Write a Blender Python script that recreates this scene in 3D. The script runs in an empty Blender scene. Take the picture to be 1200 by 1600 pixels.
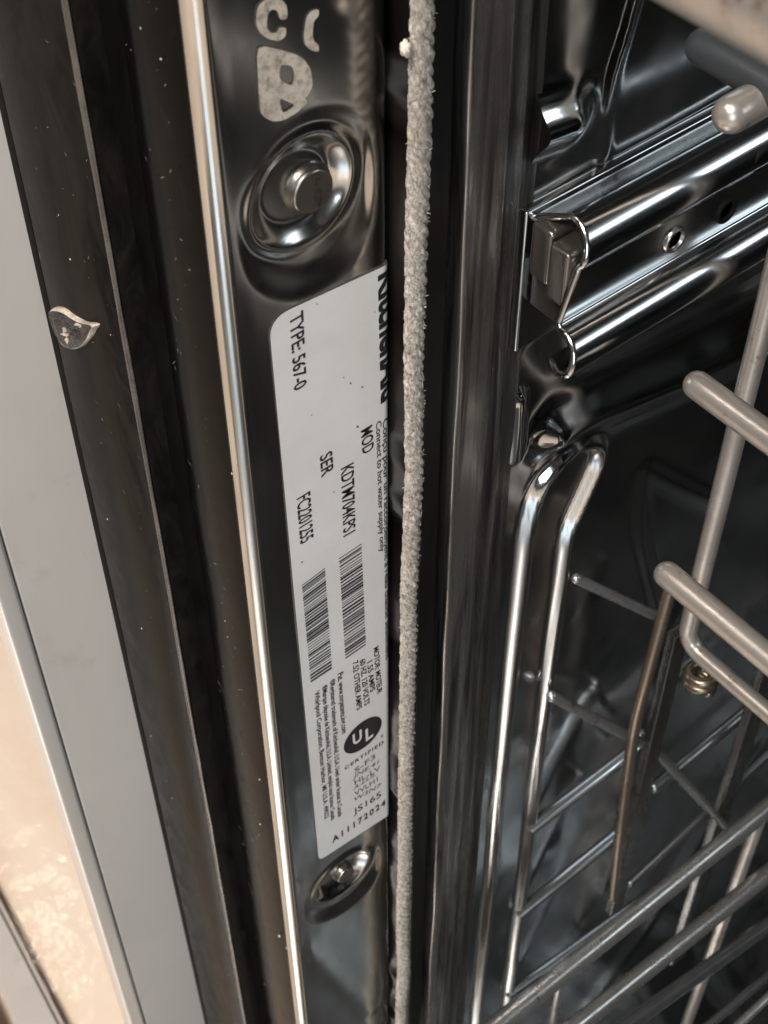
import bpy, bmesh, math, random
import numpy as np
from mathutils import Vector, Matrix
random.seed(7); rng = np.random.default_rng(7)
scene = bpy.context.scene
COL = scene.collection

# ------------------------------------------------------------------ camera
# X = to the right across the tub front, Y = into the tub, Z = up, metres; floor at Z 0
CAM = np.array([0.14668, -0.10540, 0.72046])
R_ = np.array([0.62898, 0.77741, -0.00376]); U_ = np.array([-0.58351, 0.47528, 0.65850]); F_ = np.array([-0.51372, 0.41199, -0.75257])
FPX = 2400.0
cd = bpy.data.cameras.new("camera"); cam = bpy.data.objects.new("camera", cd); COL.objects.link(cam)
m = Matrix(((R_[0], U_[0], -F_[0], CAM[0]), (R_[1], U_[1], -F_[1], CAM[1]), (R_[2], U_[2], -F_[2], CAM[2]), (0, 0, 0, 1)))
cam.matrix_world = m
cd.sensor_fit = 'VERTICAL'; cd.sensor_height = 24; cd.lens = 24 * FPX / 1600
cd.clip_start = 0.005; cd.clip_end = 50
cd.dof.use_dof = True; cd.dof.focus_distance = 0.27; cd.dof.aperture_fstop = 36
scene.camera = cam

# ------------------------------------------------------------------ world and lamps
w = bpy.data.worlds.new("World"); scene.world = w; w.use_nodes = True
bg = w.node_tree.nodes["Background"]; bg.inputs[0].default_value = (1.0, 0.9, 0.8, 1); bg.inputs[1].default_value = 0.05
def area(name, loc, target, size, size_y, power, color):
    l = bpy.data.lights.new(name, 'AREA'); l.shape = 'RECTANGLE'; l.size = size; l.size_y = size_y
    l.energy = power; l.color = color
    o = bpy.data.objects.new(name, l); COL.objects.link(o); o.location = loc
    o.rotation_euler = (Vector(target) - Vector(loc)).to_track_quat('-Z', 'Y').to_euler()
    return o
area("ceiling_lamp", (0.38, -1.05, 2.35), (0.0, -0.3, 0.2), 0.7, 0.7, 80, (1.0, 0.905, 0.81))
area("added_floor_glint", (-1.47, 0.25, 2.36), (-0.25, 0.0, 0.0), 0.05, 0.05, 0.55, (1.0, 0.9, 0.76))  # added light, placed only to make glints on the floor
area("window_light", (2.2, -2.0, 1.4), (0.1, 0.0, 0.3), 1.2, 1.4, 45, (0.80, 0.91, 1.0))
area("added_tub_fill", (0.34, 0.37, 0.79), (0.0, 0.09, 0.58), 0.26, 0.10, 0.50, (0.84, 0.94, 1.0))  # added fill inside the tub for cool highlights on the rail
scene.view_settings.view_transform = 'Standard'; scene.view_settings.look = 'None'
scene.view_settings.exposure = 0.0; scene.view_settings.gamma = 1.0

# ------------------------------------------------------------------ helpers
def P(px, py, X=None, Y=None, Z=None):
    """point of the place seen at photograph pixel (px, py) on a given real plane"""
    r = R_ * (px - 600) - U_ * (py - 800) + F_ * FPX
    t = (X - CAM[0]) / r[0] if X is not None else (Y - CAM[1]) / r[1] if Y is not None else (Z - CAM[2]) / r[2]
    return CAM + r * t
def Yat(px, X, py=800): return P(px, py, X=X)[1]
def Xat(px, Y, py=800): return P(px, py, Y=Y)[0]

def link(name, me, mat=None, parent=None, smooth=True):
    o = bpy.data.objects.new(name, me); COL.objects.link(o)
    if mat is not None: me.materials.append(mat)
    if smooth: me.polygons.foreach_set('use_smooth', [True] * len(me.polygons))
    if parent is not None:
        o.parent = parent
        base = parent
        off = Vector((0, 0, 0))
        while base is not None: off += base.location; base = base.parent
        o.location = -off
    return o
def thing(name, label, cat, loc, group=None):
    o = bpy.data.objects.new(name, None); COL.objects.link(o); o.location = loc; o.empty_display_size = 0.02
    o['label'] = label; o['category'] = cat
    if group: o['group'] = group
    return o
def mesh(name, v, f):
    me = bpy.data.meshes.new(name); me.from_pydata([tuple(map(float, a)) for a in v], [], f); me.update(); return me
def grid_mesh(name, XX, YY, ZZ, flip=False):
    n, k = XX.shape
    me = bpy.data.meshes.new(name)
    co = np.stack([XX, YY, ZZ], -1).reshape(-1, 3)
    i = np.arange((n - 1) * k).reshape(n - 1, k)[:, :-1].ravel()
    q = np.stack([i, i + 1, i + k + 1, i + k], 1) if not flip else np.stack([i, i + k, i + k + 1, i + 1], 1)
    me.vertices.add(len(co)); me.vertices.foreach_set('co', co.ravel())
    me.loops.add(q.size); me.loops.foreach_set('vertex_index', q.ravel().astype(np.int32))
    me.polygons.add(len(q)); me.polygons.foreach_set('loop_start', (np.arange(len(q)) * 4).astype(np.int32))
    me.update(calc_edges=True); me.validate(); return me
def noise2(a, b, seed, scale, octaves=3):
    """smooth value noise on arrays"""
    r = np.random.default_rng(seed); tot = 0; amp = 1
    T = r.random((64, 64))
    for o in range(octaves):
        x = a / scale * 2 ** o + 13.7 * o; y = b / scale * 2 ** o + 7.1 * o
        xi = np.floor(x).astype(int); yi = np.floor(y).astype(int); fx = x - xi; fy = y - yi
        fx = fx * fx * (3 - 2 * fx); fy = fy * fy * (3 - 2 * fy)
        g = lambda p, q: T[p % 64, q % 64]
        tot = tot + amp * ((g(xi, yi) * (1 - fx) + g(xi + 1, yi) * fx) * (1 - fy) + (g(xi, yi + 1) * (1 - fx) + g(xi + 1, yi + 1) * fx) * fy - .5)
        amp *= .5
    return tot
def extrude_profile(name, pts, z0, z1, steps=60, wob=0.0, seed=1, closed=False):
    """sheet whose plan outline (X, Y) runs along Z, with a little waviness"""
    pts = np.array(pts, float)
    if closed: pts = np.vstack([pts, pts[:1]])
    z = np.linspace(z0, z1, steps)
    XX = np.repeat(pts[None, :, 0], steps, 0); YY = np.repeat(pts[None, :, 1], steps, 0); ZZ = np.repeat(z[:, None], len(pts), 1)
    if wob:
        s = np.arange(len(pts))[None, :] * 0.002 + 0 * ZZ
        XX = XX + wob * noise2(ZZ, s, seed, 0.03); YY = YY + wob * noise2(ZZ, s, seed + 1, 0.03)
    return grid_mesh(name, XX, YY, ZZ)
def arc(cx, cy, r, a0, a1, n=8):
    return [(cx + r * math.cos(math.radians(a0 + (a1 - a0) * i / n)), cy + r * math.sin(math.radians(a0 + (a1 - a0) * i / n))) for i in range(n + 1)]
def smooth_path(pts, rad, n=7):
    """round the corners of a polyline"""
    pts = [Vector(p) for p in pts]; out = [pts[0]]
    for i in range(1, len(pts) - 1):
        a, b, c = pts[i - 1], pts[i], pts[i + 1]
        d = min(rad, (a - b).length * .49, (c - b).length * .49)
        p, q = b + (a - b).normalized() * d, b + (c - b).normalized() * d
        for k in range(n + 1):
            t = k / n; out.append(p * (1 - t) ** 2 + b * 2 * t * (1 - t) + q * t * t)
    out.append(pts[-1]); return out
def tube(name, pts, r, seg=20, round_ends=(True, True), bump=0.0):
    pts = [Vector(p) for p in pts]
    d0 = (pts[1] - pts[0]).normalized(); d1 = (pts[-1] - pts[-2]).normalized()
    rings = []
    if round_ends[0]:
        for a in (85, 70, 52, 35, 17): rings.append((pts[0] - d0 * r * math.sin(math.radians(a)), r * math.cos(math.radians(a)), d0))
    for i, p in enumerate(pts):
        t = (pts[min(i + 1, len(pts) - 1)] - pts[max(i - 1, 0)]).normalized(); rings.append((p, r * (1 + bump * (random.random() - .5)), t))
    if round_ends[1]:
        for a in (17, 35, 52, 70, 85): rings.append((pts[-1] + d1 * r * math.sin(math.radians(a)), r * math.cos(math.radians(a)), d1))
    v = []; f = []
    ref = Vector((0, 0, 1)) if abs(d0.z) < .9 else Vector((1, 0, 0))
    u = (ref - d0 * ref.dot(d0)).normalized()
    for p, rr, t in rings:
        u = (u - t * u.dot(t)).normalized(); s = t.cross(u)
        for k in range(seg):
            a = 2 * math.pi * k / seg; v.append(p + (u * math.cos(a) + s * math.sin(a)) * rr)
    n = len(rings)
    for i in range(n - 1):
        for k in range(seg): f.append((i * seg + k, i * seg + (k + 1) % seg, (i + 1) * seg + (k + 1) % seg, (i + 1) * seg + k))
    f.append(tuple(range(seg - 1, -1, -1))); f.append(tuple(range((n - 1) * seg, n * seg)))
    return mesh(name, v, f)
def lathe_x(name, c, prof, seg=40):
    """surface of revolution about the X axis through c; prof = [(radius, x)...]"""
    v = []; f = []
    for r, x in prof:
        for k in range(seg):
            a = 2 * math.pi * k / seg; v.append((c[0] + x, c[1] + r * math.cos(a), c[2] + r * math.sin(a)))
    for i in range(len(prof) - 1):
        for k in range(seg): f.append((i * seg + k, i * seg + (k + 1) % seg, (i + 1) * seg + (k + 1) % seg, (i + 1) * seg + k))
    f.append(tuple(range((len(prof) - 1) * seg, len(prof) * seg)))
    return mesh(name, v, f)
def bevel_box(name, lo, hi, b=0.001, segs=3):
    bm = bmesh.new(); bmesh.ops.create_cube(bm, size=1)
    for v in bm.verts: v.co = Vector([lo[i] + (v.co[i] + .5) * (hi[i] - lo[i]) for i in range(3)])
    bmesh.ops.bevel(bm, geom=bm.edges[:], offset=b, segments=segs, affect='EDGES', profile=.6)
    me = bpy.data.meshes.new(name); bm.to_mesh(me); bm.free(); return me

# ------------------------------------------------------------------ materials
def new_mat(name):
    m = bpy.data.materials.new(name); m.use_nodes = True
    nt = m.node_tree; return m, nt, nt.nodes["Principled BSDF"]
def noise_node(nt, scale, detail=4, rough=.6, stretch=(1, 1, 1), dist=0.0):
    tc = nt.nodes.new('ShaderNodeTexCoord'); mp = nt.nodes.new('ShaderNodeMapping'); n = nt.nodes.new('ShaderNodeTexNoise')
    mp.inputs['Scale'].default_value = stretch
    n.inputs['Scale'].default_value = scale; n.inputs['Detail'].default_value = detail; n.inputs['Roughness'].default_value = rough; n.inputs['Distortion'].default_value = dist
    nt.links.new(tc.outputs['Object'], mp.inputs[0]); nt.links.new(mp.outputs[0], n.inputs['Vector']); return n
def ramp(nt, src, stops):
    r = nt.nodes.new('ShaderNodeValToRGB'); e = r.color_ramp.elements
    while len(e) < len(stops): e.new(.5)
    for i, (p, c) in enumerate(stops): e[i].position = p; e[i].color = (*c, 1) if len(c) == 3 else c
    nt.links.new(src, r.inputs[0]); return r
def bump(nt, b, src, dist, strength=1.0):
    n = nt.nodes.new('ShaderNodeBump'); n.inputs['Distance'].default_value = dist; n.inputs['Strength'].default_value = strength
    nt.links.new(src, n.inputs['Height']); nt.links.new(n.outputs[0], b.inputs['Normal']); return n
def g(v): return (v, v, v)
def surface(name, c0, c1, metallic, r0, r1, nscale=60, stretch=(1, 1, .25), bscale=None, bdist=0.00002, lo=.35, hi=.7, dist=.5, coat=0.0, spec=.5, ior=1.5):
    m, nt, b = new_mat(name)
    n = noise_node(nt, nscale, 6, .65, stretch, dist)
    cr = ramp(nt, n.outputs['Fac'], [(lo, c0), (hi, c1)]); nt.links.new(cr.outputs[0], b.inputs['Base Color'])
    rr = ramp(nt, n.outputs['Fac'], [(lo, g(r0)), (hi, g(r1))]); nt.links.new(rr.outputs[0], b.inputs['Roughness'])
    b.inputs['Metallic'].default_value = metallic; b.inputs['Specular IOR Level'].default_value = spec; b.inputs['IOR'].default_value = ior
    if coat: b.inputs['Coat Weight'].default_value = coat; b.inputs['Coat Roughness'].default_value = .15
    if bscale:
        n2 = noise_node(nt, bscale, 3, .5, stretch); bump(nt, b, n2.outputs['Fac'], bdist)
    return m
STEEL = surface('stainless_steel', (.50, .49, .47), (.42, .40, .37), 1.0, .10, .22, 70, (1, 1, .4), 40, .00012)
CHROME = surface('bright_steel', (.57, .565, .55), (.43, .42, .40), 1.0, .13, .24, 90, (1, 1, .3), 60, .00005)
TUBSTEEL = surface('tub_steel', (.58, .60, .61), (.38, .38, .38), 1.0, .07, .24, 34, (1, 1, .6), 30, .0002)
RIMSTEEL = surface('dusty_rim_steel', (.36, .335, .31), (.045, .04, .036), .85, .2, .45, 420, (1, 1, .035), 260, .00012, .38, .62)
BLACKTRIM = surface('smudged_black_plastic', (.005, .0047, .0044), (.016, .014, .0122), 0.0, .28, .5, 110, (1, 1, .5), 500, .00004, .38, .75, 1.8, spec=.5, ior=1.2)
BANDBLACK = surface('greasy_black_band', (.0025, .0025, .0025), (.010, .0088, .0075), 0.0, .18, .42, 130, (1, 1, .6), 300, .00004, .55, .85, 2.0, spec=.45, ior=1.14)
BLACK = surface('black_rubber_shade', (.004, .0035, .003), (.009, .008, .007), 0.0, .5, .7, 120, (1, 1, .3), 500, .00003, spec=.06)  # rubber black, also painted into the cabinet gap as shade
LIPBLACK = surface('highlight_black_lip', (.035, .030, .025), (.085, .072, .060), 0.0, .2, .4, 160, (1, 1, .5), 500, .00004, .4, .7, 1.0, spec=.6)  # lighter tone puts the lip's highlight into its colour
GUIDE = surface('dark_guide_plastic', (.014, .013, .012), (.022, .020, .018), 0.0, .2, .35, 120)
DARKSTEEL = surface('reflection_patch_steel', (.40, .41, .41), (.03, .03, .029), .95, .12, .34, 8, (1, 1, .6), None, 0, .36, .60, 1.2)  # light and dark patches painted in to break up reflections in the tub wall
GLOSSBLACK = surface('gloss_black_channel', (.012, .010, .009), (.007, .006, .006), 0.0, .3, .45, 150, (1, 1, .1), 300, .00001, spec=.4)
RAILSTEEL = surface('rail_steel', (.50, .51, .52), (.42, .42, .42), 1.0, .12, .22, 60, (1, .2, 1), 40, .00008)
NYLON = surface('satin_taupe_coating', (.40, .37, .34), (.33, .30, .275), .65, .27, .38, 150, (1, 1, 1), 700, .00002)
DARKWIRE = surface('dark_slate_wire', (.22, .23, .235), (.14, .145, .15), .85, .18, .3, 150)
BROWNWIRE = surface('brown_tarnished_wire', (.20, .155, .12), (.14, .11, .085), .8, .24, .36, 150)
WIRE = surface('grey_coated_wire', (.40, .40, .395), (.31, .305, .295), .85, .2, .32, 150, (1, 1, 1), 700, .00002)
BROWNPL = surface('brown_plastic', (.045, .036, .029), (.022, .018, .015), 0.0, .3, .45, 200, (1, 1, 1), 400, .00004)
DARKPL = surface('dark_slate_plastic', (.026, .031, .035), (.018, .021, .024), 0.0, .35, .5, 120)
BRASS = surface('brass_clip', (.20, .165, .12), (.14, .115, .085), .9, .25, .4, 200)
WHITEPAINT = surface('white_cabinet_paint', (.51, .485, .455), (.465, .44, .415), 0.0, .35, .45, 25, (1, 1, .5), 500, .00002)
EDGEBAND = surface('highlight_edge_strip', (.74, .72, .69), (.68, .66, .63), .45, .3, .4, 40)  # paler, part-metal finish puts the bright corner highlight into the strip
PAPER = surface('white_label_stock', (.66, .65, .635), (.60, .585, .565), 0.0, .33, .42, 60, (1, 1, 1), 90, .00004)
INK = surface('black_ink', (.012, .012, .013), (.02, .02, .02), 0.0, .4, .5, 400)
GREYINK = surface('faded_ink', (.05, .05, .05), (.13, .125, .12), 0.0, .4, .5, 900)
MARK = surface('cream_print', (.50, .44, .37), (.20, .17, .14), 0.0, .4, .55, 420, (1, 1, 1), None, 0, .45, .75, .2)
STOPSTEEL = surface('dark_stop_steel', (.26, .24, .22), (.15, .135, .12), .9, .2, .35, 220)
DOORSTEEL = surface('door_liner_steel', (.40, .40, .40), (.30, .30, .30), 1.0, .28, .42, 18)
BOLTM = surface('dull_bolt_steel', (.36, .33, .30), (.26, .24, .21), 1.0, .25, .42, 300)
def wear(m):
    nt = m.node_tree; b = nt.nodes["Principled BSDF"]; n = noise_node(nt, 900, 5, .75, (1, 1, 1), .2)
    r = ramp(nt, n.outputs['Fac'], [(.32, g(.45)), (.5, g(1.0))]); nt.links.new(r.outputs[0], b.inputs['Alpha'])
wear(MARK)
def spots(m, col, scale):
    nt = m.node_tree; b = nt.nodes["Principled BSDF"]; src = b.inputs['Base Color'].links[0].from_socket
    n = noise_node(nt, scale, 4, .7); r = ramp(nt, n.outputs['Fac'], [(.60, g(0)), (.70, g(1))])
    mx = nt.nodes.new('ShaderNodeMix'); mx.data_type = 'RGBA'; mx.inputs[7].default_value = (*col, 1)
    nt.links.new(r.outputs[0], mx.inputs[0]); nt.links.new(src, mx.inputs[6]); nt.links.new(mx.outputs[2], b.inputs['Base Color'])
spots(NYLON, (.20, .145, .10), 230); spots(WIRE, (.14, .11, .085), 260); spots(WHITEPAINT, (.44, .415, .385), 60)
CORD = None
def cord_mat():
    m, nt, b = new_mat('dusty_woven_cord')
    n1 = noise_node(nt, 1500, 6, .75, (1, 1, .6), 1.0); n2 = noise_node(nt, 90, 3, .6)
    c = ramp(nt, n1.outputs['Fac'], [(.36, (.035, .03, .025)), (.48, (.30, .265, .23)), (.68, (.74, .68, .60))])
    mx = nt.nodes.new('ShaderNodeMix'); mx.data_type = 'RGBA'; mx.blend_type = 'MULTIPLY'
    c2 = ramp(nt, n2.outputs['Fac'], [(.3, (.72, .68, .62)), (.6, (1, .98, .95))])
    mx.inputs[0].default_value = .8
    nt.links.new(c.outputs[0], mx.inputs[6]); nt.links.new(c2.outputs[0], mx.inputs[7]); nt.links.new(mx.outputs[2], b.inputs['Base Color'])
    b.inputs['Roughness'].default_value = .9; b.inputs['Sheen Weight'].default_value = .3
    bump(nt, b, n1.outputs['Fac'], .0006); return m
CORD = cord_mat()
FLECK = surface('pale_grease_fleck', (.30, .26, .22), (.12, .10, .085), 0, .3, .5, 900)
LINT = surface('lint_fibres', (.62, .56, .48), (.45, .40, .34), 0, .8, .9, 400)
def floor_mat():
    m, nt, b = new_mat('peach_floor_tile')
    n = noise_node(nt, 5, 6, .6, (1, 1, 1), 1.5); n2 = noise_node(nt, 55, 3, .5)
    c = ramp(nt, n.outputs['Fac'], [(.3, (.76, .61, .49)), (.55, (.82, .69, .57)), (.75, (.84, .72, .59))])
    nt.links.new(c.outputs[0], b.inputs['Base Color']); b.inputs['Roughness'].default_value = .11
    bump(nt, b, n2.outputs['Fac'], .0022, .36); return m
FLOOR = floor_mat()
WOOD = surface('orange_brown_wood', (.50, .27, .12), (.36, .17, .07), 0, .25, .4, 30, (1, .15, 1), 60, .0004)
SEALANT = None
def sealant():
    return surface('dark_glossy_sealant', (.035, .03, .026), (.012, .011, .010), 0.0, .06, .2, 700, (1, 1, 1), 900, .0006)
SEALANT = sealant()
SEALRIM = surface('pale_sealant_edge', (.58, .51, .44), (.25, .21, .17), 0, .15, .35, 900)

# ------------------------------------------------------------------ floor
def rect(name, x0, x1, y0, y1, z, mat, n=2):
    xs = np.linspace(x0, x1, n); ys = np.linspace(y0, y1, n); A, B = np.meshgrid(xs, ys)
    return grid_mesh(name, A, B, A * 0 + z)
fl = link('floor', rect('floor', -4, 4, -4, 4, 0, FLOOR), FLOOR, None, False); fl['kind'] = 'structure'
# pale strip lying on the floor, brown wood beyond it
s0, s1 = P(-40, 1330, Z=0), P(150, 1700, Z=0); t0, t1 = P(-40, 1440, Z=0), P(60, 1700, Z=0)
def strip_mesh(name, a, b, c, d, h, bev=.003):
    bm = bmesh.new(); lo = [bm.verts.new((p[0], p[1], z)) for z in (.0, h) for p in (a, b, c, d)]
    bm.faces.new(lo[4:]); 
    for i in range(4): bm.faces.new((lo[i], lo[(i + 1) % 4], lo[4 + (i + 1) % 4], lo[4 + i]))
    bmesh.ops.recalc_face_normals(bm, faces=bm.faces[:])
    bmesh.ops.bevel(bm, geom=[e for e in bm.edges if all(v.co.z > h * .5 for v in e.verts)], offset=bev, segments=3, affect='EDGES')
    me = bpy.data.meshes.new(name); bm.to_mesh(me); bm.free(); return me
def ext(p, q, k): return p + (q - p) * k
a, b = ext(s0, s1, -.5), ext(s0, s1, 2.2); c, d = ext(t0, t1, 2.2), ext(t0, t1, -.5)
o = link('threshold_strip', strip_mesh('threshold_strip', a, b, c, d, .012), WHITEPAINT, None, False)
o['label'] = 'pale painted threshold strip lying on the peach floor, far lower left'; o['category'] = 'threshold strip'
u0, u1 = P(-60, 1470, Z=0), P(46, 1700, Z=0)
o = link('wood_board', strip_mesh('wood_board', ext(u0, u1, -.5), ext(u0, u1, 2.2), np.array([-1.6, ext(u0, u1, 2.2)[1], 0]), np.array([-1.6, ext(u0, u1, -.5)[1], 0]), .018), WOOD, None, False)
o['label'] = 'orange brown wooden floor board beyond the pale strip'; o['category'] = 'floor board'

# ------------------------------------------------------------------ cabinet panel on the left
YA = -0.0215
XP = Xat(147, YA) - .0029
yfront = P(206, 1590, X=XP)[1]
cab = thing('cabinet_panel', 'tall white cabinet end panel standing left of the black dishwasher frame', 'cabinet panel', (XP - .003, yfront + .05, 0))
link('panel', bevel_box('panel', (XP - .0045, yfront + .0040, .0), (XP, .40, .86), .0004), WHITEPAINT, cab)
link('edge_band', bevel_box('edge_band', (XP - .0060, yfront - .0012, .0), (XP + .0004, yfront + .0036, .86), .0011, 5), EDGEBAND, cab)

# ------------------------------------------------------------------ dishwasher
Z0, Z1 = 0.10, 0.82
dw = thing('dishwasher', 'open stainless dishwasher tub with rating label, woven seal cord and black front frame', 'dishwasher', (0.28, 0.25, 0))
# black front frame (plan outline, front to back)
xa0, xa1 = Xat(147, YA), Xat(247, YA)
ye = Yat(279, xa1)                       # groove depth
xg = Xat(303, ye + .0005)
yc = Yat(388, 0.0) - .0006
r = .0008
prof = [(xa0, .03), (xa0, YA + .0012)] + arc(xa0 + .001, YA + .001, .001, 180, 270, 5) + [(xa1 - .0016, YA), (xa1 - .0015, YA + .002)]
lip = [(xa1 - .00155, YA + .001)] + arc(xa1 - .0008, YA + .00005, .00072, 200, 345, 14)
link('trim_lip', extrude_profile('trim_lip', lip, Z0, Z1, 500, .0002, 77), LIPBLACK, dw)
sidep = [(xa1 - .0001, YA + .0001), (xa1, YA + .0012), (xa1 + .0001, ye)]
link('groove_side', extrude_profile('groove_side', sidep, Z0, Z1, 200, .0001, 79), BLACKTRIM, dw)
grv = [(xa1 + .0001, ye), (xa1 + .0002, ye + .009), (xg - .0001, ye + .009), (xg, ye + .0012)]
link('trim_groove', extrude_profile('trim_groove', grv, Z0, Z1, 200, .0001, 79), BLACK, dw)
link('front_trim', extrude_profile('front_trim', prof, Z0, Z1, 300, .00022, 3), BLACKTRIM, dw)
# rolled band from the groove to the bright corner
prof = [(xg, ye + .0006)]
xb = Xat(386, yc + .0008)
for i in range(1, 13):
    t = i / 12; prof.append((xg + (xb - .0028 - xg) * t, ye - .0012 * math.sin(math.pi * t) ** .8 + (yc + .0006 - ye) * t))
link('rolled_band', extrude_profile('rolled_band', prof, Z0, Z1, 300, .00025, 9), BANDBLACK, dw)
# black strip standing in for the shade in the gap beside the cabinet
link('gap_shade_strip', bevel_box('gap_shade_strip', (XP + .0002, YA + .0002, Z0), (xa0 - .0001, YA + .008, Z1), .0003), BLACK, dw)

# side flange of polished steel, with pressed-in bolt dimples
def to_flange(px, py): p = P(px, py, X=0); return p[1], p[2]
ybend = Yat(608, 0.0); RB = .0013; rc = .0025
D1 = to_flange(490, 325); D2 = to_flange(541, 1380); B1 = to_flange(474, 303); B2 = to_flange(536, 1370)
r1o = 1.07 * abs(P(597, 235, X=0)[1] - P(383, 375, X=0)[1]) / 2; r2o = 1.05 * abs(P(604, 1335, X=0)[1] - P(478, 1410, X=0)[1]) / 2
print('dimples', D1, D2, r1o, r2o, 'yc', yc, 'ybend', ybend)
def sstep(a, b, x): t = np.clip((x - a) / (b - a), 0, 1); return t * t * (3 - 2 * t)
def dimple(Y, Z, c, ro, zs, ci, ri, depth):
    q = np.hypot(Y - c[0], (Z - c[1]) / zs) / ro; p = np.hypot(Y - ci[0], Z - ci[1]) / ri
    pan = -.0010 * (1 - sstep(.62, 1.06, q))
    return pan + .0007 * np.exp(-((p - 1.02) / .13) ** 2) - depth * (1 - sstep(.60, 1.0, p))
ys = np.concatenate([np.linspace(yc + rc, ybend - RB, 110)])
zs = np.linspace(Z0, Z1, 1300)
YY, ZZ = np.meshgrid(ys, zs)
H = dimple(YY, ZZ, D1, r1o, 1.2, B1, .0092, .0013) + dimple(YY, ZZ, D2, r2o, 1.05, B2, .0085, .0016)
edge = sstep(yc + rc, yc + rc + .003, YY) * (1 - sstep(ybend - RB - .003, ybend - RB, YY))
H = H * edge + .00022 * noise2(YY, ZZ, 21, .03) * edge
def seg_dist(Y, Z, a, b):
    a = np.array(a); b = np.array(b); ab = b - a; t = np.clip(((Y - a[0]) * ab[0] + (Z - a[1]) * ab[1]) / (ab @ ab), 0, 1)
    return np.hypot(Y - a[0] - t * ab[0], Z - a[1] - t * ab[1])
H += edge * .00022 * np.exp(-(seg_dist(YY, ZZ, to_flange(478, 1482), to_flange(580, 1580)) / .0030) ** 2)
# corner bead (front) and bend (back) rows joined on
front = arc(-rc, yc + rc, rc, 270, 360, 12)[:-1]; front = [(-.0030, yc + .0006), (-rc - .0005, yc + .00005)] + front
back = arc(-RB, ybend - RB, RB, 0, 90, 8)[1:] + [(-.010, ybend)]
n = len(zs)
FX = np.hstack([np.repeat(np.array([[p[0] for p in front]]), n, 0), H, np.repeat(np.array([[p[0] for p in back]]), n, 0)])
FY = np.hstack([np.repeat(np.array([[p[1] for p in front]]), n, 0), YY, np.repeat(np.array([[p[1] for p in back]]), n, 0)])
FZ = np.repeat(zs[:, None], FX.shape[1], 1)
FX = FX + .00008 * noise2(FZ, FY, 4, .05)
link('side_flange', grid_mesh('side_flange', FX, FY, FZ), CHROME, dw)
for c, ro, dep, bolt, px in ((D1, r1o, .0021, .0037, (487, 297)), (D2, r2o, .0024, .0026, (539, 1366))):
    by, bz = P(px[0], px[1], X=-dep + .001)[1:]
    pr = [(bolt * 1.12, -.0002), (bolt * 1.08, .0004), (bolt * 1.0, .0007), (bolt * .99, .0009), (bolt * .97, .0013), (bolt * .92, .0016), (bolt * .86, .0016), (bolt * .1, .0015)]
    link('bolt', lathe_x('bolt', (-dep, by, bz), pr), BOLTM, dw)

# ---- rating label (paper on the flange, wrapped round the bend)
LX = .00028
TL, TR, BR, BL = [np.array(to_flange(*p)) for p in ((418, 497), (606, 411), (610, 1270), (497, 1344))]
def label_xy(y, off):
    """(X, Y) of the label stock at arc position y"""
    yb = ybend - RB
    if y <= yb: return off, y
    a = (y - yb) / RB
    if a < math.pi / 2: return -RB + (RB + off) * math.cos(a), yb + (RB + off) * math.sin(a)
    return -RB - (a - math.pi / 2) * RB, ybend + off
def outline():
    yr = ybend + .0035
    top_r = TL + (TR - TL) * (yr - TL[0]) / (TR[0] - TL[0]); bot_r = BL + (BR - BL) * (yr - BL[0]) / (BR[0] - BL[0])
    pts = []
    def corner(pv, p, nx, rad):
        d0 = (pv - p) / np.linalg.norm(pv - p); d1 = (nx - p) / np.linalg.norm(nx - p)
        for k in range(9):
            t = k / 8; pts.append((p + d0 * rad) * (1 - t) ** 2 + p * 2 * t * (1 - t) + (p + d1 * rad) * t * t)
    corner(BL, TL, top_r, .0042); corner(TL, top_r, bot_r, .004); corner(top_r, bot_r, BL, .003); corner(bot_r, BL, TL, .0022)
    return pts
def flat_to_label(name, bm, off):
    """bm holds flat geometry with x=Y, y=Z; cut along the bend and wrap"""
    for k in range(0, 7):
        yk = ybend - RB + RB * (math.pi / 2) * k / 6
        bmesh.ops.bisect_plane(bm, geom=bm.verts[:] + bm.edges[:] + bm.faces[:], plane_co=(yk, 0, 0), plane_no=(1, 0, 0), dist=1e-7)
    for v in bm.verts:
        X, Y = label_xy(v.co.x, off); v.co = Vector((X, Y, v.co.y))
    me = bpy.data.meshes.new(name); bm.to_mesh(me); bm.free(); return me
bm = bmesh.new(); bm.faces.new([bm.verts.new((p[0], p[1], 0)) for p in outline()])
label = link('rating_label', flat_to_label('rating_label', bm, LX), PAPER, dw, False)
label['label'] = 'white rating label with black print and two barcodes'
def ring_xy(px, py): return np.array(to_flange(px, py))
def text_bm(txt, origin, run, up, bold=0.0, width=None, height=None, shear=0.0, spacing=1.0):
    cu = bpy.data.curves.new('t', 'FONT'); cu.body = txt; cu.size = 1; cu.resolution_u = 3; cu.offset = bold; cu.shear = shear; cu.space_character = spacing
    ob = bpy.data.objects.new('t', cu); COL.objects.link(ob)
    dg = bpy.context.evaluated_depsgraph_get(); me = bpy.data.meshes.new_from_object(ob.evaluated_get(dg))
    COL.objects.unlink(ob); bpy.data.objects.remove(ob)
    bm = bmesh.new(); bm.from_mesh(me); bpy.data.meshes.remove(me)
    xs = [v.co.x for v in bm.verts]; x0, x1 = min(xs), max(xs)
    capy = .70
    for v in bm.verts:
        s = (v.co.x - x0) / (x1 - x0); t = v.co.y / capy
        p = origin + run * s + up * t
        v.co = Vector((p[0], p[1], 0))
    return bm
def put_text(name, txt, base0, base1, cap0, bold=.0, mat=INK, parent=label, off=LX + .00006, **k):
    o_ = ring_xy(*base0); r_ = ring_xy(*base1) - o_; u_ = ring_xy(*cap0) - o_
    return link(name, flat_to_label(name, text_bm(txt, o_, r_, u_, bold, **k), off), mat, parent, False)
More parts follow.
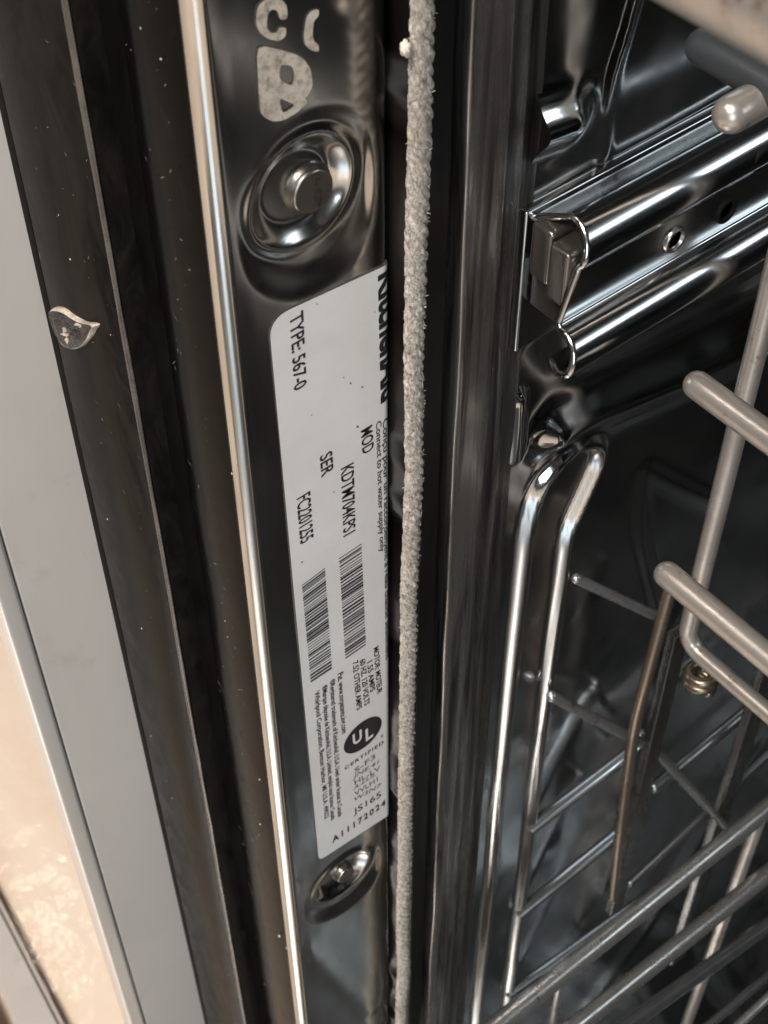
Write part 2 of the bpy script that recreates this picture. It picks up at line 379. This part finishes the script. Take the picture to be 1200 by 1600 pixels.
put_text('type_text', 'TYPE: 567-0', (451, 494), (458, 611), (471.5, 482), .014)
put_text('model_heading', 'MOD', (562, 672), (565, 710), (580, 661), .014)
put_text('serial_heading', 'SER', (498, 712), (501, 745), (517, 701), .014)
put_text('model_number', 'KDTM704KPS1', (531, 731), (535, 838), (551, 720), .012)
put_text('serial_number', 'FC2201255', (462, 778), (468, 850), (483, 765), .012)
put_text('brand_text', 'KitchenAid', (590, 429), (594.5, 629), (620, 410), .04)
put_text('fine_print', 'Conçu pour un raccordement à l\'eau chaude seulement', (596.5, 655), (601, 1030), (604.5, 650), .012)
put_text('fine_print', 'Connect to hot water supply only', (585.5, 659), (592, 862), (594, 654), .012)
put_text('motor_text', 'MOTOR: MOTEUR', (582, 1012), (588, 1084), (590, 1007), .02)
put_text('amps_text', '1.55 AMPS', (572, 1034), (577, 1081), (580, 1029), .02)
put_text('volts_text', '60 HZ. 120 VOLTS', (560.5, 1031), (568, 1102), (569, 1026), .02)
put_text('other_amps_text', '7.52 OTHER AMPS', (549.5, 1034), (556, 1109), (558, 1029), .02)
put_text('patent_text', 'Pat. www.mrpatents.ing.com', (526, 1052), (533, 1146), (534.5, 1047), .018)
put_text('fine_print', '®Registered trademark of KitchenAid, U.S.A. Used under license in Canada', (514, 1063), (527, 1276), (521.5, 1058), .018)
put_text('fine_print', '®Marque déposée de KitchenAid, U.S.A. Limited, emploi sous licence Canada', (502, 1072), (516, 1281), (509.5, 1067), .018)
put_text('maker_text', 'Whirlpool Corporation, Benton Harbor, MI U.S.A. 49022', (490, 1081), (506, 1279), (497.5, 1076), .018)
put_text('certified_text', 'CERTIFIED', (537, 1202), (598, 1160), (536.8, 1197), .02, spacing=1.25)
put_text('date_code', 'A11172024', (518, 1316), (601, 1256), (517.3, 1307.5), .03, spacing=1.35)
put_text('batch_code', 'JS165', (551, 1272), (594, 1243), (550.5, 1263), .004, INK)
for k, (s, q) in enumerate((('S-F3', 1207), ('JNE.41', 1216), ('HL-LV', 1225), ('A-LLIL', 1234), ('VVLH1', 1243), ('W3N7', 1252))):
    put_text('stamp_text', s, (553 - k % 2 * 3, q), (585 + k % 3 * 4, q - 24), (552, q - 7), .004, GREYINK)
put_text('registered_mark', 'e', (594, 1152), (597, 1149), (593.6, 1146), .01)
# barcodes: bars as flat print
def barcode(tl, tr, bl, br, seed, n=40):
    rr = random.Random(seed); tl, tr, bl, br = [ring_xy(*p) for p in (tl, tr, bl, br)]
    wd = []
    for i in range(n): wd.append(rr.choice((1, 1, 1, 2, 2, 3))); wd.append(rr.choice((1, 1, 2, 2, 3)))
    tot = sum(wd[:-1]); t = 0; bm = bmesh.new()
    for i, x in enumerate(wd[:-1]):
        if i % 2 == 0:
            a, b_ = t / tot, (t + x * .95) / tot
            q = [tl + (bl - tl) * a, tr + (br - tr) * a, tr + (br - tr) * b_, tl + (bl - tl) * b_]
            bm.faces.new([bm.verts.new((p[0], p[1], 0)) for p in q])
        t += x
    return link('barcode', flat_to_label('barcode', bm, LX + .00006), INK, label, False)
barcode((528, 871), (563, 848), (538, 1028), (570, 1006), 3)
barcode((470, 913), (506, 886), (484, 1065), (517, 1043), 8)
# round certification mark: disc, then paper-coloured letters printed on it
cc = ring_xy(565.5, 1147); cr_ = abs(ring_xy(594, 1130)[0] - ring_xy(537.5, 1165)[0]) / 2 * 1.05
bm = bmesh.new(); bm.faces.new([bm.verts.new((cc[0] + cr_ * math.cos(t * math.pi / 24), cc[1] + cr_ * math.sin(t * math.pi / 24), 0)) for t in range(48)])
link('mark_disc', flat_to_label('mark_disc', bm, LX + .00006), INK, label, False)
put_text('mark_letter', 'U', (550, 1163), (564, 1153.5), (549, 1147), .03, PAPER, label, LX + .00012)
put_text('mark_letter', 'L', (570, 1156.5), (581.5, 1147.5), (569, 1139), .03, PAPER, label, LX + .00012)
# specks on the label
bm = bmesh.new()
for px, py in ((493, 473), (535, 588), (546, 597), (564, 603), (557, 665), (485, 647), (470, 877), (520, 767), (583, 486)):
    c = ring_xy(px, py); s = random.uniform(.00012, .0003)
    bm.faces.new([bm.verts.new((c[0] + s * random.uniform(.5, 1.4) * math.cos(t), c[1] + s * random.uniform(.5, 1.2) * math.sin(t), 0)) for t in np.linspace(0, 5.4, 7)])
sp = link('speck', flat_to_label('speck', bm, LX + .00006), GREYINK, label, False); sp['kind'] = 'stuff'

# ---- large cream characters printed on the flange above the dimple
def flange_glyph(outer, holes=()):
    bm = bmesh.new(); es = []
    for loop in (outer, *holes):
        pts = []
        for k in range(len(loop)):                         # soften the corners
            a, b_, c = [np.array(loop[(k + q) % len(loop)], float) for q in (-1, 0, 1)]
            p, q = b_ + (a - b_) * .3, b_ + (c - b_) * .3
            pts += [p, (p + q + 2 * b_) / 4, q]
        vs = []
        for p in pts: y, z = ring_xy(300 + p[0] / 3, p[1] / 3); vs.append(bm.verts.new((y, z, 0)))
        es += [bm.edges.new((vs[k], vs[(k + 1) % len(vs)])) for k in range(len(vs))]
    bmesh.ops.triangle_fill(bm, edges=es, use_beauty=True)
    return link('printed_letter', flat_to_label('printed_letter', bm, .00022), MARK, dw, False)
flange_glyph([(298, 50), (312, 15), (350, -12), (410, -8), (440, 20), (444, 85), (408, 90), (398, 50), (372, 38), (350, 60), (344, 125), (362, 152), (392, 150), (402, 124), (438, 126), (434, 168), (405, 190), (360, 182), (318, 158), (295, 110)])
flange_glyph([(590, 38), (552, 48), (530, 80), (519, 160), (524, 205), (550, 232), (590, 242), (590, 206), (568, 192), (560, 160), (566, 95), (590, 72)])
flange_glyph([(298, 206), (420, 232), (510, 262), (552, 318), (562, 400), (540, 442), (522, 458), (540, 474), (492, 522), (430, 560), (375, 568), (316, 535), (306, 400)],
             [[(408, 298), (464, 304), (476, 350), (466, 402), (404, 372)], [(404, 455), (440, 470), (480, 490), (418, 532)]])

# ---- seal channel and woven cord
XC = .0066
cr = .00162
cyc = Yat(646, XC)
yh = ybend + .0015
XH = XC - cr * .75                                      # channel top
yc1 = Yat(684, XH); 
prof = [(-.012, yh), (XH - .0006, yh)] + arc(XH - .0006, yh + .0006, .0006, 270, 360, 4) + [(XH, cyc + cr * .9), (XH + .0012, cyc + cr * 1.0), (XH + .0013, cyc + cr * 1.12), (XH + .0002, cyc + cr * 1.2), (XH, yc1), (XH - .006, yc1 + .0004)]
link('seal_channel', extrude_profile('seal_channel', prof, Z0, Z1, 200, .00003, 15), GLOSSBLACK, dw)
nz, ns = 2600, 36
zz = np.linspace(Z0, Z1, nz); th = np.linspace(0, 2 * np.pi, ns + 1)
TH, ZC = np.meshgrid(th, zz)
braid = np.abs(np.sin(TH * 3 + ZC * 2 * np.pi / .0046)) * np.where((ZC * 1000 + TH * 2) % 5 < 2.5, 1, .75)
rad = cr * (1.0 + .33 * (braid - .6) + .12 * noise2(TH * .0012 * 3, ZC, 31, .0012, 3) * (1 - np.cos(TH - np.pi) * 0) + .07 * noise2(ZC, TH * 0, 33, .02))
cx = XC + .00035 * noise2(ZC, ZC * 0, 41, .03); cy = cyc - .0013 * (.62 - ZC) / .30 + .0006 * noise2(ZC, ZC * 0, 43, .035)
rad[:, -1] = rad[:, 0]
cord = link('seal_cord', grid_mesh('seal_cord', cx + rad * np.cos(TH) * .95, cy + rad * np.sin(TH), ZC), CORD, dw)
cord['label'] = 'dusty beige woven seal cord'
def fibres(name, n, seed, zlo, zhi, big=1.0):
    r = random.Random(seed); v = []; f = []
    for i in range(n):
        z = r.uniform(zlo, zhi); a = r.uniform(-2.3, 1.6); k = int((z - Z0) / (Z1 - Z0) * (nz - 1))
        c = Vector((cx[k, 0] + cr * .97 * math.cos(a), cy[k, 0] + cr * 1.0 * math.sin(a), z)); nrm = Vector((math.cos(a), math.sin(a), 0))
        d = (nrm * r.uniform(.0, .9) + Vector((r.gauss(0, .6), r.gauss(0, .6), r.gauss(0, .8)))).normalized(); L = r.uniform(.0003, .0008) * big
        s = d.cross(Vector((r.random(), r.random(), r.random()))).normalized() * .00004
        q = d.lerp(Vector((r.gauss(0, 1), r.gauss(0, 1), r.gauss(0, 1))), .4).normalized()
        p1 = c + d * L * .5; p2 = p1 + q * L * .5; b0 = len(v)
        v += [c - s, c + s, p1 + s, p1 - s, p2]; f += [(b0, b0 + 1, b0 + 2, b0 + 3), (b0 + 3, b0 + 2, b0 + 4)]
    return mesh(name, v, f)
fb = link('loose_fibre', fibres('loose_fibre', 1800, 5, .30, .70), LINT, cord); fb['kind'] = 'stuff'
# a torn tuft near the top
tp = P(634, 76, X=XC); bm = bmesh.new(); bmesh.ops.create_icosphere(bm, subdivisions=3, radius=.00075)
for v in bm.verts: v.co = Vector(v.co) * (1 + .6 * (random.random() - .5)); v.co.z *= 1.5; v.co += Vector(tp)
me = bpy.data.meshes.new('lint_tuft'); bm.to_mesh(me); bm.free(); link('lint_tuft', me, LINT, cord)

# ---- tub rim (dusty folded steel)
XR = .0042
yr0 = Yat(705, XR); yr1 = Yat(752, XR); yr2 = Yat(772, XR - .0015); yr3 = Yat(792, XR - .003)
prof = [(-.010, yr0 + .0008)] + [(XR - .001, yr0)] + arc(XR - .0008, yr0 + .0008, .0008, 270, 360, 5) + [(XR, yr0 + (yr1 - yr0) * t) for t in (.3, .55, .8)] + arc(XR - .0010, yr1, .0010, 0, 70, 4) + [(XR - .0016, yr1 + .0012), (XR - .0015, yr2), (XR - .0017, yr2 + .0006), (XR - .0032, yr2 + .0012), (XR - .003, yr3), (-.0005, yr3 + .002), (-.002, yr3 + .004)]
link('tub_rim', extrude_profile('tub_rim', prof, Z0, Z1, 260, .00035, 51), RIMSTEEL, dw)

# ---- tub wall with pressed ribs
yw = np.concatenate([np.linspace(yr3 - .001, .24, 230), np.linspace(.246, .56, 40)]); zw = np.concatenate([np.linspace(Z0, .24, 60)[:-1], np.linspace(.24, .70, 620), np.linspace(.705, Z1, 20)])
YY, ZZ = np.meshgrid(yw, zw); H = np.zeros_like(YY)
def path_dist(pix, X=.001, rnd=.03):
    pts = [P(*p, X=X)[1:] for p in pix]; d = 1e9 + 0 * YY
    pts = [np.array(p[1:]) for p in smooth_path([(0, *p) for p in pts], rnd)]
    for a, b in zip(pts[:-1], pts[1:]): d = np.minimum(d, seg_dist(YY, ZZ, a, b))
    return d
def bead(pix, w, h, flat=.35, rnd=.03):
    global H
    d = path_dist(pix, rnd=rnd); H = np.maximum(H, h * (1 - sstep(w * flat, w, d)))
bead([(735, 1700), (745, 1600), (785, 1200), (822, 830), (838, 765), (866, 722), (905, 690), (935, 688), (938, 712), (915, 765), (886, 830), (841, 1200), (790, 1600), (778, 1700)], .0027, .0026, .1, .005)
d = path_dist([(872, 672), (920, 642), (1010, 606), (1190, 525)]); H = np.maximum(H, .0042 * np.exp(-(d / .0056) ** 2))
d = path_dist([(720, 242), (884, 184)]); H = np.maximum(H, .0040 * np.exp(-(d / .0040) ** 2))
bead([(818, 628), (806, 716)], .0028, .0016, .2)
bead([(1010, -60), (985, 40), (955, 130), (945, 280)], .0022, .0005, .1)
d = np.minimum(path_dist([(1012, 735), (1003, 790), (1005, 845), (1030, 950)]), path_dist([(1012, 735), (1060, 762), (1125, 790)])); H = H + .0007 * np.exp(-(d / .0022) ** 2)
d = path_dist([(1180, 1180), (1080, 1330), (1010, 1450), (930, 1560)]); H = H + .0009 * np.exp(-(d / .006) ** 2)
# broad pressed panel edge below the rail
d = path_dist([(830, 560), (870, 640), (960, 600), (1200, 470)]); H = H - .0016 * np.exp(-(d / .007) ** 2)
H = H + .0009 * noise2(YY, ZZ, 61, .06, 2) + .00012 * noise2(YY, ZZ, 62, .015, 2)
XW = .0005
link('tub_wall', grid_mesh('tub_wall', H + XW, YY, ZZ), TUBSTEEL, dw)
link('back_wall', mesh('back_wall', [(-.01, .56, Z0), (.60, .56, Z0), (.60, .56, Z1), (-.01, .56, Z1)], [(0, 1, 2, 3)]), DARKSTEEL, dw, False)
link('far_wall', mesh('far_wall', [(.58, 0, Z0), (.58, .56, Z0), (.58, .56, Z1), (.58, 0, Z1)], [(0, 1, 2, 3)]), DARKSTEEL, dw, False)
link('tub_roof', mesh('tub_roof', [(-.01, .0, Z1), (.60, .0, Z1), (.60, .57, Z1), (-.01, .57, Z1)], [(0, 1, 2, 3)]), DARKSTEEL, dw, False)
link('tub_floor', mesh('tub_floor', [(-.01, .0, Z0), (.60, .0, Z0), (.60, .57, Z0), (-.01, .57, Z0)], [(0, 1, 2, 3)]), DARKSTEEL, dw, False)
link('open_door', bevel_box('open_door', (.0, -.70, .05), (.60, -.06, .098), .004), DOORSTEEL, dw)
p = P(776, 682, X=.002); link('rivet', lathe_x('rivet', (.0005, p[1], p[2]), [(.0018, 0), (.0017, .0008), (.0012, .0014), (.0003, .0016)], 20), CHROME, dw)

# ---- rack rail fixed to the tub wall
XB = .0045
pa = P(852, 333, X=XB); y0 = pa[1]
def eXZ(px, py): q = P(px, py, Y=y0); return (q[0], q[2])
a = eXZ(852, 333); bq = eXZ(929, 360); lb = eXZ(834, 535); lf = eXZ(866, 573)
print('rail', y0, a, bq, lb, lf)
XWB = .0149
pr = [(XW, .5597), (.004, .5616), (.0100, .5648)] + arc(.0102, .5596, .0055, 90, -5, 14) + [(.0154, .5590), (.0151, .5586)]
pr += [(XWB, .5582), (XWB, .5576), (XWB, .5496), (XWB, .5488)] + arc(.0160, .5486, .0011, 180, 262, 5) + arc(.0160, .5429, .0046, 90, -15, 16) + [(.0196, .5410), (.0182, .5406), (.0155, .5420)]
PX = np.array([p[0] for p in pr]); PZ = np.array([p[1] for p in pr])
Y00 = .0345 + .0085 * np.clip((PZ - .5395) / .026, 0, 1)
tt = np.concatenate([[0, .002], np.linspace(.004, 1, 60)])[:, None]
me = grid_mesh('rack_rail', np.repeat(PX[None], len(tt), 0), Y00[None] + (.50 - Y00[None]) * tt + .0 * PX[None], np.repeat(PZ[None], len(tt), 0), True)
rail = link('rack_rail', me, RAILSTEEL, dw)
md = rail.modifiers.new('thickness', 'SOLIDIFY'); md.thickness = .0010; md.offset = 0
pl0, pl1 = P(832, 537, X=.0028), P(850, 334, X=.0028)
link('mounting_plate', bevel_box('mounting_plate', (.0006, .0405, pl0[2]), (.0028, .30, pl1[2] + .002), .0006), RAILSTEEL, rail)
link('end_stop', bevel_box('end_stop', (.0042, .0402, .5506), (.0093, .0460, .5620), .0012, 4), STOPSTEEL, rail)
link('end_stop_tab', bevel_box('end_stop_tab', (.0097, .0392, .5498), (.0143, .0460, .5612), .0009, 4), STOPSTEEL, rail)
link('end_plate', bevel_box('end_plate', (.0032, .0425, .5420), (.0140, .0436, .5520), .0004), GUIDE, rail)
for px, py in ((1053, 374), (1133, 328), (1188, 250)):
    q = P(px, py, X=XWB + .0005)
    link('rivet_hole', lathe_x('rivet_hole', (XWB + .0004, q[1], q[2]), [(.0026, 0), (.0025, .0007), (.0021, .0009), (.0018, .0006), (.0017, .0001), (.0002, .0001)], 24), BOLTM if px == 1053 else BLACK, rail)

# ---- dried blob of clear sealant on the black trim
bc = P(116, 512, Y=YA)
px_out = [(79, 484), (90, 479), (104, 480), (112, 488), (126, 497), (140, 503), (150, 502), (159, 506), (149, 514), (147, 524), (141, 532), (134, 541), (122, 545), (111, 545), (101, 537), (92, 522), (84, 504)]
pts = [P(x, y, Y=YA) for x, y in px_out]; cen = sum(pts) / len(pts); K = len(pts)
v = []; f = []; rb = random.Random(11)
for lv, (sc, h) in enumerate(((1.0, .0), (.99, .0007), (.92, .0011), (.84, .0010), (.70, .0007), (.52, .0010), (.34, .0008), (.15, .0013))):
    for ip, p in enumerate(pts):
        q = cen + (p - cen) * (sc ** (.4 + 1.5 * ((ip * 7) % 5) / 5)) * (1 + .07 * rb.uniform(-1, 1)); hh = h * rb.uniform(.75, 1.25) if lv < 4 else h * rb.uniform(.2, 1.9)
        v.append((q[0], YA - hh + .00005, q[2]))
for i in range(7):
    for k in range(K): f.append((i * K + k, i * K + (k + 1) % K, (i + 1) * K + (k + 1) % K, (i + 1) * K + k))
f.append(tuple(range(7 * K, 8 * K)))
me = mesh('sealant_blob', v, f); me.materials.append(SEALANT); me.materials.append(SEALRIM)
for p in me.polygons: p.material_index = 1 if p.index < 2 * K or (p.index > 4 * K and p.index % 9 == 0) else 0
bl = link('sealant_blob', me, None, dw); md = bl.modifiers.new('s', 'SUBSURF'); md.levels = 2; md.render_levels = 2
# tiny flecks and scratches scattered over the black frame
rb = random.Random(23); v = []; f = []
for i in range(230):
    Zf = rb.uniform(.30, .66)
    if rb.random() < .5: Xf, Yf = rb.uniform(xa0 + .001, xa1 - .002), YA - .00012
    else: tq = rb.uniform(.35, .98); Xf, Yf = xg + (xb - .0028 - xg) * tq, ye - .0013 - .0012
    L = rb.choice((.00012, .00015, .0002, .0005, .0009)) * rb.uniform(.6, 1.3); wd = rb.uniform(.00004, .00009); an = rb.uniform(0, math.pi)
    dx, dz = math.cos(an), math.sin(an); b0 = len(v)
    v += [(Xf - dx * L, Yf, Zf - dz * L), (Xf + dz * wd, Yf - .00008, Zf - dx * wd), (Xf + dx * L, Yf, Zf + dz * L), (Xf - dz * wd, Yf - .00008, Zf + dx * wd)]
    f.append((b0, b0 + 1, b0 + 2, b0 + 3))
fl_ = link('fleck', mesh('fleck', v, f), FLECK, dw, False); fl_['kind'] = 'stuff'
# crumbs and flecks stuck on the black frame
def crumb(px, py, s, Yp):
    c = P(px, py, Y=Yp); bm = bmesh.new(); bmesh.ops.create_icosphere(bm, subdivisions=1, radius=s)
    for v in bm.verts: v.co = Vector((v.co.x * random.uniform(.6, 1.4), v.co.y * .5, v.co.z * random.uniform(.6, 1.6))) + Vector((c[0], c[1] - s * .3, c[2]))
    me = bpy.data.meshes.new('crumb'); bm.to_mesh(me); bm.free(); return me
for px, py, s, Yp in ((110, 405, .00018, YA), (222, 982, .00022, YA), (269, 1247, .0002, YA), (260, 1220, .00012, YA), (236, 1150, .0002, YA), (173, 523, .00012, YA), (168, 811, .00018, YA), (92, 336, .00015, YA),
                      (437, 1462, .0005, yc - .0004), (448, 1481, .0003, yc - .0004), (406, 1218, .00025, yc - .0008), (407, 1288, .00025, yc - .0008), (352, 970, .00018, yc - .001), (356, 995, .00015, yc - .001), (363, 740, .0002, yc - .0008), (252, 92, .0002, yc - .0008), (220, 44, .00015, yc - .0008)):
    link('crumb', crumb(px, py, s, Yp), LINT, dw)

# ------------------------------------------------------------------ upper rack
ur = thing('upper_rack', 'upper dish rack of thick satin taupe rods beside the tub wall', 'dish rack', (.12, .16, .42))
def rod_x(px, py, X, length, r, name='tine', mat=NYLON):
    q = P(px, py, X=X); link(name, tube(name, [q, q + np.array([.004, 0, 0]), q + np.array([length, 0, 0])], r, 24), mat, ur)
rod_x(1090, 602, .034, .30, .0025); rod_x(1043, 898, .034, .30, .0027)
q = P(1143, 178, X=.034); link('side_rod', tube('side_rod', [q, q + np.array([0, .004, 0]), q + np.array([0, .25, .004])], .0028, 24), NYLON, ur)
v0 = P(1205, 380, X=.027); v1 = P(1086, 992, X=.027); v0[1] = v1[1] = (v0[1] + v1[1]) / 2 ; 
pth = smooth_path([(v1[0], v1[1], .66), (v1[0], v1[1], v1[2]), (v1[0] + .30, v1[1], v1[2])], .006)
link('side_wire', tube('side_wire', pth, .0021, 20), NYLON, ur)
q = P(1165, -28, X=.075); link('top_rod', tube('top_rod', [q + np.array([-.05, 0, 0]), q + np.array([.2, 0, 0])], .0048, 24), NYLON, ur)
q = P(1100, 74, X=.022); link('handle_bar', tube('handle_bar', [q, q + np.array([.004, 0, 0]), q + np.array([.3, 0, 0])], .0028, 28), DARKPL, ur)
cq = P(1094, 1062, X=.030); hel = [(cq[0] + .0031 * math.cos(t), cq[1] + .0031 * math.sin(t), cq[2] + .0026 * t / (2 * math.pi) - .002) for t in np.linspace(0, 4 * math.pi, 60)]
link('wire_clip', tube('wire_clip', hel, .0013, 12), BRASS, ur)

# ------------------------------------------------------------------ lower rack
lr = thing('lower_rack', 'lower dish rack of thin grey coated wires below the upper rack', 'dish rack', (.12, .16, .2))
def rod_px(a, b, X, r, name='wire', mat=WIRE, Xb=None, ext_a=0, ext_b=0, seg=16):
    p, q = P(*a, X=X), P(*b, X=X if Xb is None else Xb); d = q - p; p, q = p - d * ext_a, q + d * ext_b
    link(name, tube(name, [p, p + (q - p) * .5, q], r, seg), mat, lr)
rod_px((834, 1290), (1018, 1150), .0018, .0020, 'wire', DARKWIRE, .012)
rod_px((1023, 1230), (1167, 1111), .012, .0019, 'wire', DARKWIRE, ext_b=.6)
rod_px((815, 1424), (985, 1287), .0018, .0020, 'wire', DARKWIRE, .012)
rod_px((985, 1380), (1145, 1230), .012, .0014, 'wire', DARKWIRE, ext_b=.6)
rod_px((796, 1552), (948, 1444), .0015, .0015, 'wire', DARKWIRE, .012, ext_b=.8)
rod_px((780, 1600), (1200, 1262), .030, .0030, ext_a=.4, ext_b=.6)
rod_px((901, 1602), (1200, 1365), .040, .0028, ext_a=.4, ext_b=.6)
rod_px((975, 1605), (1200, 1445), .050, .0024, 'wire', DARKWIRE, None, ext_a=.4, ext_b=.6)
rod_px((1085, 1620), (1200, 1525), .055, .0015, 'wire', DARKWIRE, None, ext_a=.4, ext_b=.6)
rod_px((1150, 1605), (1220, 1540), .065, .0014, ext_a=.4, ext_b=.6)
def vert(px, py, X, zdrop, r, mat=WIRE, name='upright_wire', up=0):
    q = P(px, py, X=X); link(name, tube(name, [q + np.array([0, 0, up]), q - np.array([0, 0, zdrop * .5]), q - np.array([0, 0, zdrop])], r, 16), mat, lr)
vert(1186, 1280, .031, .16, .0021, NYLON); vert(877, 1528, .031, .10, .0016)
pts = smooth_path([P(1046, 925, X=.018), P(992, 1130, X=.018), P(969, 1300, X=.018), P(958, 1400, X=.018)], .01)
link('upright_wire', tube('upright_wire', pts, .0016, 16), BROWNWIRE, lr)
rod_px((862, 1088), (1000, 1160), .004, .0015, 'cross_wire', WIRE, .014)
rod_px((900, 904), (1032, 966), .003, .0013, 'cross_wire', WIRE, .012)
rod_px((1000, 1146), (1092, 1246), .010, .0015, 'cross_wire', WIRE, .018, ext_b=.8)
# dark flat upright of the rack
q = P(1050, 1030, X=.016); q2 = P(957, 1428, X=.016); 
link('upright_bar', bevel_box('upright_bar', (.0135, q[1] - .0012, q2[2]), (.0165, q[1] + .0045, q[2] + .01), .0006), GUIDE, lr)
q = P(1170, 1130, X=.020); link('upright_bar', bevel_box('upright_bar', (.0175, q[1] - .0012, q[2] - .16), (.0205, q[1] + .0060, q[2] + .03), .0006), GUIDE, lr)
